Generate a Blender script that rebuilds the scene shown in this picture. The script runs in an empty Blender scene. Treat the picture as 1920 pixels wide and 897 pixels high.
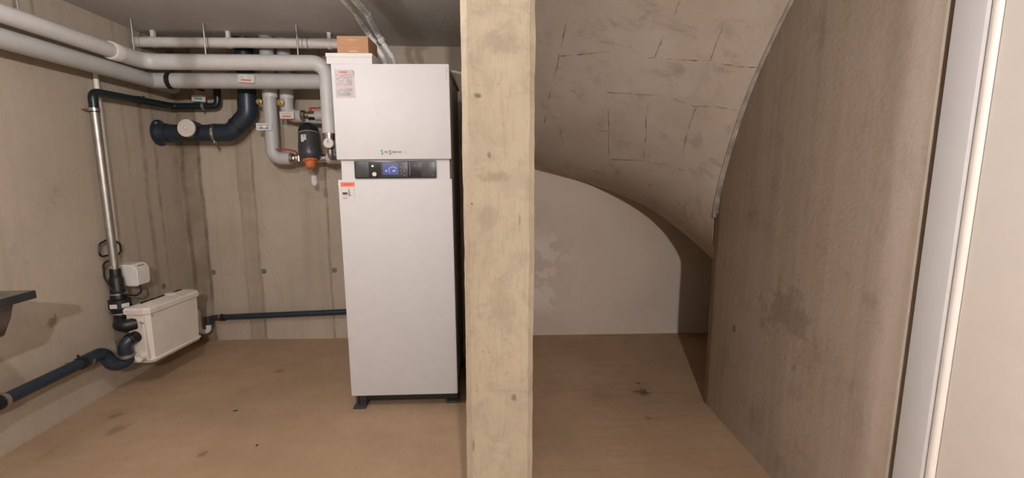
import bpy, bmesh, math, random
from mathutils import Vector, Matrix, noise
random.seed(7)
D = bpy.data
S = bpy.context.scene
C = bpy.context.collection

# ---------------------------------------------------------------- camera
cam_d = D.cameras.new('camera'); cam = D.objects.new('camera', cam_d); C.objects.link(cam)
cam_d.sensor_width = 36.0; cam_d.sensor_fit = 'HORIZONTAL'
cam_d.lens = 845.0 / 1920.0 * 36.0
cam_d.clip_start = 0.02
cam.location = (0, 0, 1.335)
cam.rotation_euler = (math.radians(90 - 8.3), 0, math.radians(-4.4))
S.camera = cam
# ---------------------------------------------------------------- world, exposure
w = D.worlds.new('world'); S.world = w; w.use_nodes = True
w.node_tree.nodes['Background'].inputs[0].default_value = (0.9, 0.85, 0.8, 1)
w.node_tree.nodes['Background'].inputs[1].default_value = 0.0
S.view_settings.view_transform = 'Standard'; S.view_settings.look = 'None'
S.view_settings.gamma = 1.0; S.view_settings.use_curve_mapping = False
S.view_settings.exposure = 0.0
LAMP_ROOM = dict(loc=(-1.00, 1.27, 2.02), strength=1080.0, col=(1.0, 0.94, 0.92))
LAMP_HALL = dict(loc=(0.16, -1.35, 2.12), strength=6300.0, col=(1.0, 0.94, 0.92))

# ---------------------------------------------------------------- node helpers
class NT:
    def __init__(s, name):
        s.m = D.materials.new(name); s.m.use_nodes = True
        s.t = s.m.node_tree; s.b = s.t.nodes['Principled BSDF']
    def n(s, typ, **kw):
        nd = s.t.nodes.new(typ)
        for k, v in kw.items():
            if k.startswith('i_'):
                key = k[2:]; key = int(key) if key.isdigit() else key
                s.set(nd.inputs[key], v)
            else: setattr(nd, k, v)
        return nd
    def set(s, sock, v):
        if isinstance(v, bpy.types.NodeSocket): s.t.links.new(v, sock)
        elif isinstance(v, bpy.types.Node): s.t.links.new(v.outputs[0], sock)
        else:
            if isinstance(v, tuple) and len(v) == 3 and sock.type == 'RGBA': v = (*v, 1)
            sock.default_value = v
    def coord(s, scale=(1, 1, 1)):
        if not hasattr(s, '_g'):
            s._g = s.n('ShaderNodeNewGeometry')
        mp = s.n('ShaderNodeMapping', i_0=s._g.outputs['Position']); mp.inputs['Scale'].default_value = scale
        return mp.outputs[0]
    def xyz(s):
        if not hasattr(s, '_g'): s._g = s.n('ShaderNodeNewGeometry')
        sp = s.n('ShaderNodeSeparateXYZ', i_0=s._g.outputs['Position'])
        return sp.outputs
    def noise(s, scale, detail=4, rough=0.55, co=None, dist=0.0):
        nd = s.n('ShaderNodeTexNoise', i_Scale=scale, i_Detail=detail, i_Roughness=rough, i_Distortion=dist)
        s.set(nd.inputs['Vector'], co if co is not None else s.coord()); return nd.outputs[0]
    def math(s, op, a, b=0.0, c=None, clamp=False):
        nd = s.n('ShaderNodeMath', operation=op, i_0=a, i_1=b); nd.use_clamp = clamp
        if c is not None: s.set(nd.inputs[2], c)
        return nd.outputs[0]
    def rng(s, v, a, b, c=0.0, d=1.0):
        nd = s.n('ShaderNodeMapRange', i_0=v, i_1=a, i_2=b, i_3=c, i_4=d); nd.interpolation_type = 'SMOOTHSTEP'
        return nd.outputs[0]
    def mix(s, f, a, b, mode='MIX'):
        nd = s.n('ShaderNodeMix', data_type='RGBA', blend_type=mode)
        s.set(nd.inputs[0], f); s.set(nd.inputs[6], a); s.set(nd.inputs[7], b)
        return nd.outputs[2]
    def band(s, v, a, b, soft):
        return s.math('MULTIPLY', s.rng(v, a - soft, a + soft), s.rng(v, b - soft, b + soft, 1, 0))
    def bump(s, h, strength, dist=0.01):
        nd = s.n('ShaderNodeBump', i_Strength=strength, i_Distance=dist, i_Height=h)
        s.set(s.b.inputs['Normal'], nd.outputs[0])
    def color(s, c): s.set(s.b.inputs['Base Color'], c)

def plain(name, col, rough=0.5, metal=0.0, spec=0.5, var=0.06, bump=0.0, coat=0.0):
    t = NT(name)
    n = t.noise(14, 3)
    c2 = tuple(max(0, c * (1 - var * 2)) for c in col)
    t.color(t.mix(t.rng(n, 0.35, 0.7), col, c2))
    t.b.inputs['Roughness'].default_value = rough
    t.b.inputs['Metallic'].default_value = metal
    t.b.inputs['Specular IOR Level'].default_value = spec
    t.b.inputs['Coat Weight'].default_value = coat
    if bump: t.bump(t.noise(120, 2), bump, 0.002)
    return t.m

def glow(name, col, strength):
    t = NT(name); t.color(col); t.set(t.b.inputs['Emission Color'], col)
    t.b.inputs['Emission Strength'].default_value = strength
    return t.m

def concrete(name, c1, c2, dark, vertical=0.5, kind=None, horiz=0.0, rough=0.8):
    t = NT(name)
    col = t.mix(t.rng(t.noise(1.3, 5, 0.6), 0.32, 0.66), c1, c2)
    col = t.mix(t.rng(t.noise(5.5, 5, 0.65), 0.45, 0.75, 0, 0.5), col, c2)
    hsum = t.noise(22, 6, 0.65)
    if vertical:
        st = t.noise(1.0, 4, 0.6, t.coord((9, 9, 0.55)), 0.3)
        col = t.mix(t.rng(st, 0.48, 0.75, 0, vertical), col, dark)
        st2 = t.noise(1.0, 3, 0.5, t.coord((26, 26, 0.35)))
        col = t.mix(t.rng(st2, 0.5, 0.72, 0, vertical * 0.55), col, c1)
    if horiz:
        st = t.noise(1.0, 4, 0.55, t.coord((1.5, 26, 1)), .3)
        xx = t.xyz()[0]
        col = t.mix(t.math('MULTIPLY', t.rng(st, 0.5, 0.75, 0, horiz), t.rng(xx, .0, .4, .25, 1)), col, dark)
    # blotches, pores and specks
    bl = t.noise(3.1, 6, 0.7, None, 0.6)
    col = t.mix(t.rng(bl, 0.58, 0.72, 0, 0.35), col, dark)
    po = t.noise(60, 2, 0.5)
    col = t.mix(t.rng(po, 0.70, 0.76, 0, 0.6), col, dark)
    sc = t.noise(9, 8, 0.75, None, 1.5)
    col = t.mix(t.rng(sc, 0.66, 0.72, 0, 0.45), col, tuple(x * 0.45 for x in dark))
    x, y, z = t.xyz()
    wob = t.math('MULTIPLY', t.math('SUBTRACT', t.noise(2.2, 4), 0.5), 0.05)
    if kind == 'back':
        xs = t.math('ADD', x, wob)
        brown = (0.20, 0.155, 0.10)
        brk = t.rng(t.noise(4, 6, 0.7), 0.25, 0.65, 0.45, 1.0)
        m1 = t.band(xs, -2.33, -2.10, 0.012)
        m1 = t.math('MULTIPLY', t.math('MULTIPLY', m1, brk), 0.78)
        col = t.mix(m1, col, brown)
        for a, b, st in ((-2.252, -2.222, .7), (-2.125, -2.10, .7), (-1.73, -1.712, .65), (-1.838, -1.828, .35), (-1.182, -1.168, .6), (-2.03, -2.02, .12)):
            br2 = t.rng(t.noise(3.5, 5, 0.7), 0.35, 0.6, 0.3, 1.0)
            col = t.mix(t.math('MULTIPLY', t.math('MULTIPLY', t.band(xs, a, b, 0.008), br2), st), col, (0.13, 0.10, 0.065))
        m2 = t.band(xs, -1.838, -1.715, 0.006)
        col = t.mix(t.math('MULTIPLY', m2, t.rng(t.noise(4.5, 6, .7), .25, .7, .2, .62)), col, (0.28, 0.225, 0.165))
        # smooth plaster beyond the partition, with pale efflorescence patches
        al = t.rng(x, 0.05, 0.09)
        pl = t.mix(t.rng(t.noise(1.6, 4), .35, .7), (0.66, 0.57, 0.48), (0.59, 0.50, 0.415))
        n3 = t.noise(3.2, 6, .6, None, .4)
        e = t.math('MULTIPLY', t.rng(n3, .46, .50), t.math('MULTIPLY', t.rng(x, 1.0, .5), t.band(z, .22, .85, .10)))
        pl = t.mix(t.math('MULTIPLY', e, .8), pl, (0.76, 0.69, 0.62))
        col = t.mix(t.math('MULTIPLY', al, .9), col, pl)
    if kind == 'left':
        ys = t.math('ADD', y, wob)
        for a, b, st in ((3.30, 3.34, .4), (3.42, 3.45, .5), (3.16, 3.18, .25)):
            col = t.mix(t.math('MULTIPLY', t.math('MULTIPLY', t.band(ys, a, b, .01), t.rng(t.noise(3, 5, .7), .35, .6)), st), col, (0.12, 0.09, 0.055))
        # rusty scab low on the wall
        d = t.n('ShaderNodeVectorMath', operation='DISTANCE', i_0=t._g.outputs['Position']); d.inputs[1].default_value = (-2.27, 2.50, 0.55)
        dd = t.math('ADD', d.outputs['Value'], t.math('MULTIPLY', t.math('SUBTRACT', t.noise(20, 5, .7), .5), .16))
        col = t.mix(t.rng(dd, .04, .015, 0, .6), col, (0.16, 0.09, 0.04))
    if kind == 'right':
        st = t.noise(1.0, 3, .5, t.coord((1, 30, .5)), .2)
        col = t.mix(t.rng(st, .38, .7, 0, .4), col, (0.56, 0.505, 0.45))
        st = t.noise(1.0, 3, .5, t.coord((1, 16, .3)), .2)
        col = t.mix(t.rng(st, .5, .72, 0, .3), col, dark)
        e = t.math('ADD', y, wob)
        col = t.mix(t.band(e, 2.36, 2.40, .02), col, (0.25, 0.185, 0.12))
        lo = t.rng(t.noise(4, 6, .7), .52, .68)
        col = t.mix(t.math('MULTIPLY', lo, .22), col, (0.11, 0.085, 0.058))
        d = t.n('ShaderNodeVectorMath', operation='DISTANCE', i_0=t._g.outputs['Position']); d.inputs[1].default_value = (1.3, 1.72, 0.75)
        dd = t.math('ADD', t.math('MULTIPLY', d.outputs['Value'], .6), t.math('MULTIPLY', t.math('SUBTRACT', t.noise(9, 6, .75), .5), .5))
        col = t.mix(t.rng(dd, .10, .05, 0, .35), col, (0.14, 0.115, 0.09))
    if kind == 'floor':
        for (sx, sy, r, st) in ((1.0, 2.54, .055, .85), (1.02, 2.66, .02, .7), (.93, 2.25, .025, .5), (-1.35, 3.02, .05, .45), (-1.33, 2.1, .03, .5), (-1.9, 2.35, .06, .35), (-2.02, 2.5, .04, .4), (.75, 2.5, .10, .2)):
            d = t.n('ShaderNodeVectorMath', operation='DISTANCE', i_0=t._g.outputs['Position']); d.inputs[1].default_value = (sx, sy, 0)
            dd = t.math('ADD', d.outputs['Value'], t.math('MULTIPLY', t.math('SUBTRACT', t.noise(26, 5, .75), .5), r * 3.2))
            col = t.mix(t.rng(dd, r, r * .3, 0, st), col, (0.075, 0.045, 0.024))
    if kind == 'post':
        for (sx, sz, rx, rz, st) in ((.005, 1.545, .013, .009, .85), (.035, 1.385, .007, .013, .8), (.05, 1.325, .06, .02, .35), (.105, .66, .012, .016, .75), (-.02, .51, .006, .03, .6), (-.015, 1.25, .004, .004, .95), (.03, 1.21, .05, .05, .2), (.12, 1.2, .004, .03, .5), (.07, .95, .05, .12, .18), (.08, 1.68, .08, .04, .25)):
            px = t.math('DIVIDE', t.math('SUBTRACT', x, sx), rx); pz = t.math('DIVIDE', t.math('SUBTRACT', z, sz), rz)
            d = t.math('SQRT', t.math('ADD', t.math('MULTIPLY', px, px), t.math('MULTIPLY', pz, pz)))
            d = t.math('ADD', d, t.math('MULTIPLY', t.math('SUBTRACT', t.noise(50, 4, .7), .5), 1.6))
            col = t.mix(t.rng(d, 1.0, .3, 0, st), col, (0.10, 0.078, 0.055))
        fine = t.noise(1.0, 5, .65, t.coord((95, 95, 9)), 1.2)
        col = t.mix(t.rng(fine, .48, .72, 0, .34), col, dark)
        mot = t.noise(11, 6, .7, None, .8)
        col = t.mix(t.rng(mot, .45, .68, 0, .45), col, (0.255, 0.217, 0.165))
        mot2 = t.noise(4.2, 5, .65)
        col = t.mix(t.rng(mot2, .55, .75, 0, .6), col, (0.46, 0.395, 0.305))
        hsum = t.math('ADD', hsum, t.math('MULTIPLY', fine, .5))
    if kind == 'soffit':
        n5 = t.noise(2.4, 5, .6)
        col = t.mix(t.rng(n5, .45, .7, 0, .55), col, (0.58, 0.52, 0.455))
        n6 = t.noise(1, 6, .7, t.coord((3.5, 9, 9)), .5)
        col = t.mix(t.rng(n6, .52, .7, 0, .55), col, (0.29, 0.24, 0.19))
    t.color(col)
    t.set(t.b.inputs['Roughness'], t.rng(t.noise(6, 3), .3, .7, rough - .1, min(1, rough + .08)))
    t.b.inputs['Specular IOR Level'].default_value = 0.3
    t.bump(t.math('ADD', hsum, t.math('MULTIPLY', po, .3)), 0.22, 0.012)
    return t.m

M = {}
W1, W2, W3 = (0.475, 0.408, 0.328), (0.405, 0.343, 0.272), (0.26, 0.214, 0.162)
M['back'] = concrete('concrete_back', W1, W2, W3, .28, 'back')
M['left'] = concrete('concrete_left', W1, W2, W3, .25, 'left')
M['right'] = concrete('concrete_right', (0.51, 0.435, 0.355), (0.445, 0.37, 0.298), (0.32, 0.26, 0.20), .22, 'right')
M['part'] = concrete('concrete_post', (0.455, 0.39, 0.29), (0.385, 0.325, 0.238), (0.22, 0.178, 0.126), .16, 'post')
M['soffit'] = concrete('concrete_soffit', (0.53, 0.46, 0.385), (0.45, 0.385, 0.318), (0.30, 0.25, 0.20), 0, 'soffit')
M['ceil'] = concrete('concrete_ceiling', (0.57, 0.555, 0.54), (0.50, 0.485, 0.47), (0.39, 0.375, 0.36), 0)
M['floor'] = concrete('concrete_floor', (0.445, 0.312, 0.202), (0.35, 0.24, 0.152), (0.23, 0.15, 0.09), 0, 'floor', .3, .62)
M['wall'] = concrete('concrete_plain', W1, W2, W3, .25)
M['ridge'] = plain('formwork_ridge', (0.33, 0.245, 0.175), .9, var=.25)
M['foam'] = plain('foam_strip', (0.40, 0.40, 0.40), .9, var=.25, bump=.5)
M['mortar'] = plain('mortar_lip', (0.42, 0.36, 0.29), .9, var=.2, bump=.5)
M['plug'] = plain('tie_plug', (0.19, 0.165, 0.14), .9, var=.15)
M['whitemetal'] = plain('white_enamel', (0.56, 0.55, 0.555), .55, var=.01)
M['whiteside'] = plain('grey_enamel', (0.42, 0.41, 0.40), .5, var=.02)
M['dark'] = plain('dark_plastic', (0.018, 0.018, 0.02), .28, var=.1)
M['dark2'] = plain('dark_grey_plastic', (0.05, 0.052, 0.055), .35, var=.1)
M['black'] = plain('black_rubber', (0.010, 0.010, 0.011), .45, var=.1)
M['bluepipe'] = plain('blue_grey_plastic', (0.019, 0.031, 0.046), .38, var=.08)
M['teal'] = plain('dark_teal_plastic', (0.009, 0.017, 0.021), .35, var=.08)
M['insul'] = plain('pipe_jacket', (0.62, 0.615, 0.605), .45, var=.03)
M['insulgrey'] = plain('grey_pipe_jacket', (0.47, 0.47, 0.465), .45, var=.03)
M['whitepl'] = plain('white_plastic', (0.72, 0.69, 0.64), .4, var=.03)
M['cream'] = plain('cream_plastic', (0.70, 0.65, 0.585), .42, var=.03)
M['steel'] = plain('galvanised_steel', (0.50, 0.485, 0.46), .48, 1.0, var=.1)
M['chrome'] = plain('chrome', (0.75, 0.73, 0.70), .18, 1.0)
M['brass'] = plain('brass', (0.50, 0.36, 0.17), .3, 1.0, var=.12)
M['nickel'] = plain('nickel_fitting', (0.50, 0.44, 0.37), .28, 1.0, var=.12)
M['red'] = plain('red_enamel', (0.42, 0.035, 0.028), .4)
M['redprint'] = plain('red_print', (0.62, 0.10, 0.06), .6)
M['blueprint'] = plain('blue_print', (0.05, 0.12, 0.26), .6)
M['greenprint'] = plain('green_print', (0.10, 0.42, 0.26), .6)
M['greyprint'] = plain('grey_print', (0.30, 0.28, 0.28), .6)
M['brownprint'] = plain('brown_print', (0.20, 0.15, 0.125), .6)
M['paleprint'] = plain('pale_print', (0.62, 0.45, 0.33), .7)
M['orange'] = plain('orange_plastic', (0.62, 0.16, 0.05), .4)
M['orangeprint'] = plain('orange_print', (0.78, 0.16, 0.07), .55)
M['paper'] = plain('pinkish_paper', (0.50, 0.435, 0.445), .7, var=.04)
M['paperwhite'] = plain('white_paper', (0.60, 0.585, 0.575), .7, var=.02)
M['card'] = plain('brown_cardboard', (0.40, 0.215, 0.115), .8, var=.06)
M['hose'] = plain('hose_sleeve', (0.66, 0.665, 0.67), .6, var=.08, bump=.4)
M['steelsink'] = plain('brushed_sink_steel', (0.26, 0.25, 0.235), .42, .8, var=.1)
M['sinkedge'] = plain('dark_sink_edge', (0.045, 0.044, 0.042), .5, .3, var=.1)
M['frame'] = plain('grey_white_lacquer', (0.61, 0.61, 0.615), .45, var=.01)
M['leaf'] = plain('cream_lacquer', (0.86, 0.815, 0.765), .45, var=.01)
M['screen'] = glow('lit_screen', (0.045, 0.055, 0.14), .75)
M['screenline'] = glow('lit_screen_line', (0.25, 0.36, 0.80), .8)
M['led'] = glow('green_led', (0.25, 1.0, 0.35), 4.0)
M['scrap'] = plain('rust_scrap', (0.45, 0.13, 0.03), .8)
M['scrapdark'] = plain('dark_scrap', (0.05, 0.03, 0.02), .9)

# ---------------------------------------------------------------- mesh helpers
def V(*a): return Vector(a[0] if len(a) == 1 else a)

def fillet(pts, R, seg=6):
    pts = [V(p) for p in pts]
    if R <= 0: return pts
    out = [pts[0]]
    for i in range(1, len(pts) - 1):
        a, b, c = pts[i - 1], pts[i], pts[i + 1]
        d1 = (a - b); d2 = (c - b); l1, l2 = d1.length, d2.length; d1.normalize(); d2.normalize()
        ang = d1.angle(d2)
        if ang > math.pi - .02: out.append(b); continue
        tl = min(R / math.tan(ang / 2), l1 * .49, l2 * .49); r = tl * math.tan(ang / 2)
        bis = (d1 + d2).normalized(); cen = b + bis * (r / math.sin(ang / 2))
        s = b + d1 * tl; e = b + d2 * tl
        v0 = s - cen; v1 = e - cen; tot = v0.angle(v1); ax = v0.cross(v1).normalized()
        for k in range(seg + 1):
            out.append(cen + Matrix.Rotation(tot * k / seg, 3, ax) @ v0)
    out.append(pts[-1]); return out

class MB:
    def __init__(s): s.bm = bmesh.new()
    def tube(s, pts, r, n=20, R=0.0, cap=True, seg=6, rad=None):
        P = fillet(pts, R, seg); N = len(P)
        T = []
        for i in range(N):
            t = (P[min(i + 1, N - 1)] - P[max(i - 1, 0)])
            T.append(t.normalized())
        u = T[0].orthogonal().normalized(); rings = []
        for i in range(N):
            if i:
                q = T[i - 1].rotation_difference(T[i]); u = (q @ u).normalized()
            v = T[i].cross(u)
            rr = r if rad is None else rad(i / (N - 1))
            ring = [s.bm.verts.new(P[i] + (u * math.cos(a) + v * math.sin(a)) * rr) for a in (2 * math.pi * k / n for k in range(n))]
            rings.append(ring)
        for a, b in zip(rings, rings[1:]):
            for k in range(n): s.bm.faces.new((a[k], a[(k + 1) % n], b[(k + 1) % n], b[k]))
        if cap:
            s.bm.faces.new(rings[0][::-1]); s.bm.faces.new(rings[-1])
        return s
    def lathe(s, prof, o, axis, n=24, up=None):
        """prof: list of (distance along axis, radius)"""
        o = V(o); ax = V(axis).normalized(); u = ax.orthogonal().normalized(); v = ax.cross(u)
        rings = []
        for (h, r) in prof:
            rings.append([s.bm.verts.new(o + ax * h + (u * math.cos(a) + v * math.sin(a)) * max(r, 1e-4)) for a in (2 * math.pi * k / n for k in range(n))])
        for a, b in zip(rings, rings[1:]):
            for k in range(n): s.bm.faces.new((a[k], a[(k + 1) % n], b[(k + 1) % n], b[k]))
        s.bm.faces.new(rings[0][::-1]); s.bm.faces.new(rings[-1])
        return s
    def box(s, c, size, bev=0.0, rot=None, seg=2):
        r = bmesh.ops.create_cube(s.bm, size=1.0); vs = r['verts']
        mat = Matrix.Translation(V(c)) @ (rot.to_4x4() if rot else Matrix.Identity(4)) @ Matrix.Diagonal((*size, 1))
        bmesh.ops.transform(s.bm, matrix=mat, verts=vs)
        if bev:
            es = list({e for v in vs for e in v.link_edges})
            bmesh.ops.bevel(s.bm, geom=es, offset=bev, segments=seg, profile=.6, affect='EDGES')
        return s
    def bar(s, lo, hi, bev=0.0, rot=None):
        lo, hi = V(lo), V(hi); return s.box((lo + hi) / 2, tuple(hi - lo), bev, rot)
    def prism(s, foot, z0, z1):
        a = [s.bm.verts.new((x, y, z0)) for x, y in foot]; b = [s.bm.verts.new((x, y, z1)) for x, y in foot]
        n = len(foot)
        for k in range(n): s.bm.faces.new((a[k], a[(k + 1) % n], b[(k + 1) % n], b[k]))
        s.bm.faces.new(a[::-1]); s.bm.faces.new(b); return s
    def extr(s, poly, d):
        """poly: list of 3D points, extruded by vector d"""
        a = [s.bm.verts.new(V(p)) for p in poly]; b = [s.bm.verts.new(V(p) + V(d)) for p in poly]
        n = len(a)
        for k in range(n): s.bm.faces.new((a[k], a[(k + 1) % n], b[(k + 1) % n], b[k]))
        s.bm.faces.new(a[::-1]); s.bm.faces.new(b); return s
    def build(s, name, mat, parent=None, smooth=35):
        bmesh.ops.recalc_face_normals(s.bm, faces=s.bm.faces)
        me = D.meshes.new(name); s.bm.to_mesh(me); s.bm.free()
        me.materials.append(M[mat] if isinstance(mat, str) else mat)
        for p in me.polygons: p.use_smooth = True
        me.set_sharp_from_angle(angle=math.radians(smooth))
        o = D.objects.new(name, me); C.objects.link(o)
        if parent:
            o.parent = parent
            p, off = parent, Vector((0, 0, 0))
            while p is not None:
                if not p.get('_local'): off -= p.location
                p = p.parent
            if not parent.get('_islocal'): o.location = -world_off(parent)
            else: o['_islocal'] = 1
        return o

def world_off(p):
    off = Vector((0, 0, 0))
    while p is not None:
        off += p.location; p = p.parent
    return off

def tag(o, label, cat, group=None):
    o['label'] = label; o['category'] = cat
    if group: o['group'] = group
    return o
def thing(name, label, cat, loc=(0, 0, 0), group=None):
    o = D.objects.new(name, None); C.objects.link(o); o.location = loc; o.empty_display_size = .05
    return tag(o, label, cat, group)
def struct(o, label=None, cat=None):
    o['kind'] = 'structure'
    if label: o['label'] = label
    if cat: o['category'] = cat
    return o

# ---------------------------------------------------------------- setting
XL = -2.27; ZC = 2.28; YF = -6.0
def yb(x): return 3.588 - 0.0343 * x
def xr(y): return 1.286 + 0.05 * (y - 1.727)

struct(MB().bar((-2.6, -6.3, -.15), (2.9, 3.95, 0)).build('floor', 'floor'), 'troweled brown concrete basement floor with stains', 'floor')
struct(MB().bar((-2.6, -6.3, ZC), (2.9, 3.95, ZC + .15)).build('ceiling', 'ceil'), 'grey cast concrete basement ceiling', 'ceiling')
struct(MB().prism([(XL, YF), (XL, 3.67), (XL - .2, 3.67), (XL - .2, YF)], 0, ZC).build('wall_left', 'left'), 'bare concrete wall with the lifting tank and pipes', 'wall')
wb = struct(MB().prism([(XL - .2, yb(XL - .2)), (2.7, yb(2.7)), (2.7, yb(2.7) + .2), (XL - .2, yb(XL) + .2)], 0, ZC).build('wall_back', 'back'), 'concrete wall behind the white heat pump, water-stained at the corner', 'wall')
# right wall: the newel wall of the stair, ends at y=2.42
wr_f = [(xr(2.40), 2.40), (xr(2.42) + .012, 2.425), (xr(2.42) + .05, 2.43), (1.50, 2.43), (1.50, 1.19), (xr(1.19), 1.19)]
struct(MB().prism(wr_f, 0, ZC).build('wall_right', 'right'), 'streaky concrete wall between the stair soffit and the door', 'wall')
struct(MB().bar((1.285, 0.20 - .02, 2.079), (1.50, 1.19, ZC)).build('wall_right_lintel', 'wall'), 'concrete strip above the white door', 'wall')
struct(MB().prism([(1.262, YF), (1.262, .18), (1.50, .18), (1.50, YF)], 0, ZC).build('wall_right_front', 'wall'), 'concrete wall before the white door', 'wall')
struct(MB().bar((XL - .2, YF - .15, 0), (1.50, YF, ZC)).build('wall_front', 'wall'), 'concrete wall at the near end of the cellar', 'wall')
struct(MB().bar((1.50, 2.25, 0), (2.7, 2.43, ZC)).build('wall_stair_front', 'wall'), 'concrete wall in the dark recess behind the newel wall', 'wall')
struct(MB().bar((2.6, 2.43, 0), (2.8, 3.7, ZC)).build('wall_stair_end', 'wall'), 'concrete wall closing the dark recess', 'wall')
# partition wall whose chamfered end reads as a post
def partition():
    m = MB()
    x0, x1, y0 = -.040, .164, 1.28
    c = .017
    foot = [(x0, 3.62), (x0, y0 + c), (x0 + c, y0), (x1 - c, y0), (x1, y0 + c), (x1, 3.60)]
    nz = 90; rings = []
    for i in range(nz + 1):
        z = ZC * i / nz; ring = []
        for k, (x, y) in enumerate(foot):
            j = .0022 if 1 <= k <= 4 else 0
            nv = noise.noise_vector(Vector((k * 7.3, z * 9, k * 1.7)))
            n2 = noise.noise(Vector((z * 23, k * 3.1, 5)))
            dx = nv.x * j + (n2 * .0016 if j else 0); dy = nv.y * j
            ring.append(m.bm.verts.new((x + dx, y + dy, z)))
        rings.append(ring)
    n = len(foot)
    for a, b in zip(rings, rings[1:]):
        for k in range(n): m.bm.faces.new((a[k], a[(k + 1) % n], b[(k + 1) % n], b[k]))
    m.bm.faces.new(rings[0][::-1]); m.bm.faces.new(rings[-1])
    return m.build('wall_partition', 'part', smooth=20)
wp = struct(partition(), 'concrete partition end standing like a post beside the heat pump', 'wall')
# tie-rod plugs on the walls
for (x, z) in ((-2.087, .56), (-1.695, .565), (-1.145, .568)):
    MB().lathe([(0, .021), (.003, .021), (.004, .018), (.004, 0)], (x, yb(x) + .001, z), (-.0343, -1, 0), 14).build('tie_plug', 'plug', wb)
for (x, z) in ((-1.844, .566), (-1.199, .569)):
    MB().lathe([(0, .016), (.002, .016), (.002, .012), (.001, .011), (.001, 0)], (x, yb(x) + .001, z), (-.0343, -1, 0), 14).build('tie_plug', 'mortar', wb)
wl = D.objects['wall_left']
MB().lathe([(0, .021), (.003, .021), (.004, .018), (.004, 0)], (XL - .001, 3.36, .527), (1, 0, 0), 14).build('tie_plug', 'plug', wl)
MB().lathe([(0, .019), (.002, .019), (.003, .016), (.003, 0)], (xr(2.12) + .001, 2.12, .547), (-1, .05, 0), 14).build('tie_plug', 'plug', D.objects['wall_right'])
# ---- winding stair soffit
ROWS = [((1.75, 2.60, .40), (2.45, 3.505, .28)),
        ((1.50, 2.50, .68), (2.08, 3.518, .58)),
        ((1.345, 2.44, .90), (1.72, 3.530, .845)),
        ((1.318, 2.415, 1.06), (1.33, 3.543, 1.085)),
        ((1.312, 2.385, 1.22), (.87, 3.559, 1.262)),
        ((1.305, 2.30, 1.43), (.40, 3.575, 1.385)),
        ((1.298, 2.16, 1.69), (.15, 3.36, 1.58)),
        ((1.290, 1.99, 1.91), (.15, 2.98, 1.90)),
        ((1.280, 1.76, 2.15), (.15, 2.62, 2.20)),
        ((1.270, 1.55, 2.40), (.15, 2.32, 2.45))]
def cr(P, t):
    n = len(P) - 1; i = min(int(t), n - 1); f = t - i
    p0, p1, p2, p3 = P[max(i - 1, 0)], P[i], P[i + 1], P[min(i + 2, n)]
    return .5 * ((2 * p1) + (p2 - p0) * f + (2 * p0 - 5 * p1 + 4 * p2 - p3) * f * f + (3 * p1 - p0 - 3 * p2 + p3) * f ** 3)
RI = [V(a) for a, b in ROWS]; RO = [V(b) for a, b in ROWS]
def soffit_pt(t, u, shift=0.0):
    a, b = cr(RI, t), cr(RO, t)
    p = a.lerp(b, u)
    p.z -= .05 * math.sin(math.pi * u) * max(0, 1 - abs(t - 2.6) / 2.2)
    w_ = .008 * noise.noise(p * 2.3)
    p.z += w_ + shift
    return p
def soffit():
    m = MB(); NTT, NU = 90, 28; lo = []; hi = []
    for i in range(NTT + 1):
        t = (len(ROWS) - 1) * i / NTT
        lo.append([m.bm.verts.new(soffit_pt(t, j / NU)) for j in range(NU + 1)])
        hi.append([m.bm.verts.new(soffit_pt(t, j / NU, .2)) for j in range(NU + 1)])
    for i in range(NTT):
        for j in range(NU):
            m.bm.faces.new((lo[i][j], lo[i + 1][j], lo[i + 1][j + 1], lo[i][j + 1]))
            m.bm.faces.new((hi[i][j], hi[i][j + 1], hi[i + 1][j + 1], hi[i + 1][j]))
        m.bm.faces.new((lo[i][0], hi[i][0], hi[i + 1][0], lo[i + 1][0]))
        m.bm.faces.new((lo[i][NU], lo[i + 1][NU], hi[i + 1][NU], hi[i][NU]))
    for j in range(NU):
        m.bm.faces.new((lo[0][j], lo[0][j + 1], hi[0][j + 1], hi[0][j]))
        m.bm.faces.new((lo[-1][j], hi[-1][j], hi[-1][j + 1], lo[-1][j + 1]))
    return m.build('ceiling_stair_soffit', 'soffit')
so = struct(soffit(), 'curved concrete underside of the winding stair', 'ceiling')
JOINTS = [[(7.8, 0.715), (7.31, 0.72), (6.88, 0.73), (6.56, 0.735)], [(6.36, 0.73), (5.95, 0.745), (5.68, 0.79)], [(7.77, 0.32), (7.49, 0.325)], [(7.31, 0.335), (7.01, 0.34), (7.02, 0.365)], [(6.96, 0.3), (6.89, 0.225), (6.83, 0.15), (7.19, 0.155), (7.3, 0.155)], [(6.76, 0.12), (6.65, 0.055), (6.58, 0.005)], [(7.27, 0.73), (7.25, 0.65), (7.23, 0.52)], [(6.57, 0.485), (6.47, 0.385), (6.33, 0.275)], [(6.23, 0.225), (6.01, 0.15), (5.94, 0.08), (5.8, 0.005)], [(6.28, 0.7), (6.16, 0.64)], [(6.02, 0.66), (5.62, 0.66)], [(6.26, 0.455), (5.78, 0.445), (5.15, 0.475)], [(6.22, 0.305), (5.55, 0.3), (5.01, 0.32)], [(5.98, 0.14), (5.58, 0.15), (5.05, 0.16)], [(5.86, 0.505), (5.75, 0.45)], [(5.07, 0.485), (4.97, 0.32), (4.82, 0.25)], [(4.72, 0.19), (4.65, 0.14)], [(4.66, 0.785), (4.83, 0.685), (4.56, 0.57)], [(4.08, 0.445), (4.26, 0.36)], [(3.74, 0.205), (3.64, 0.175)], [(5.06, 0.9), (4.32, 0.89), (3.59, 0.96)]]
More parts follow.
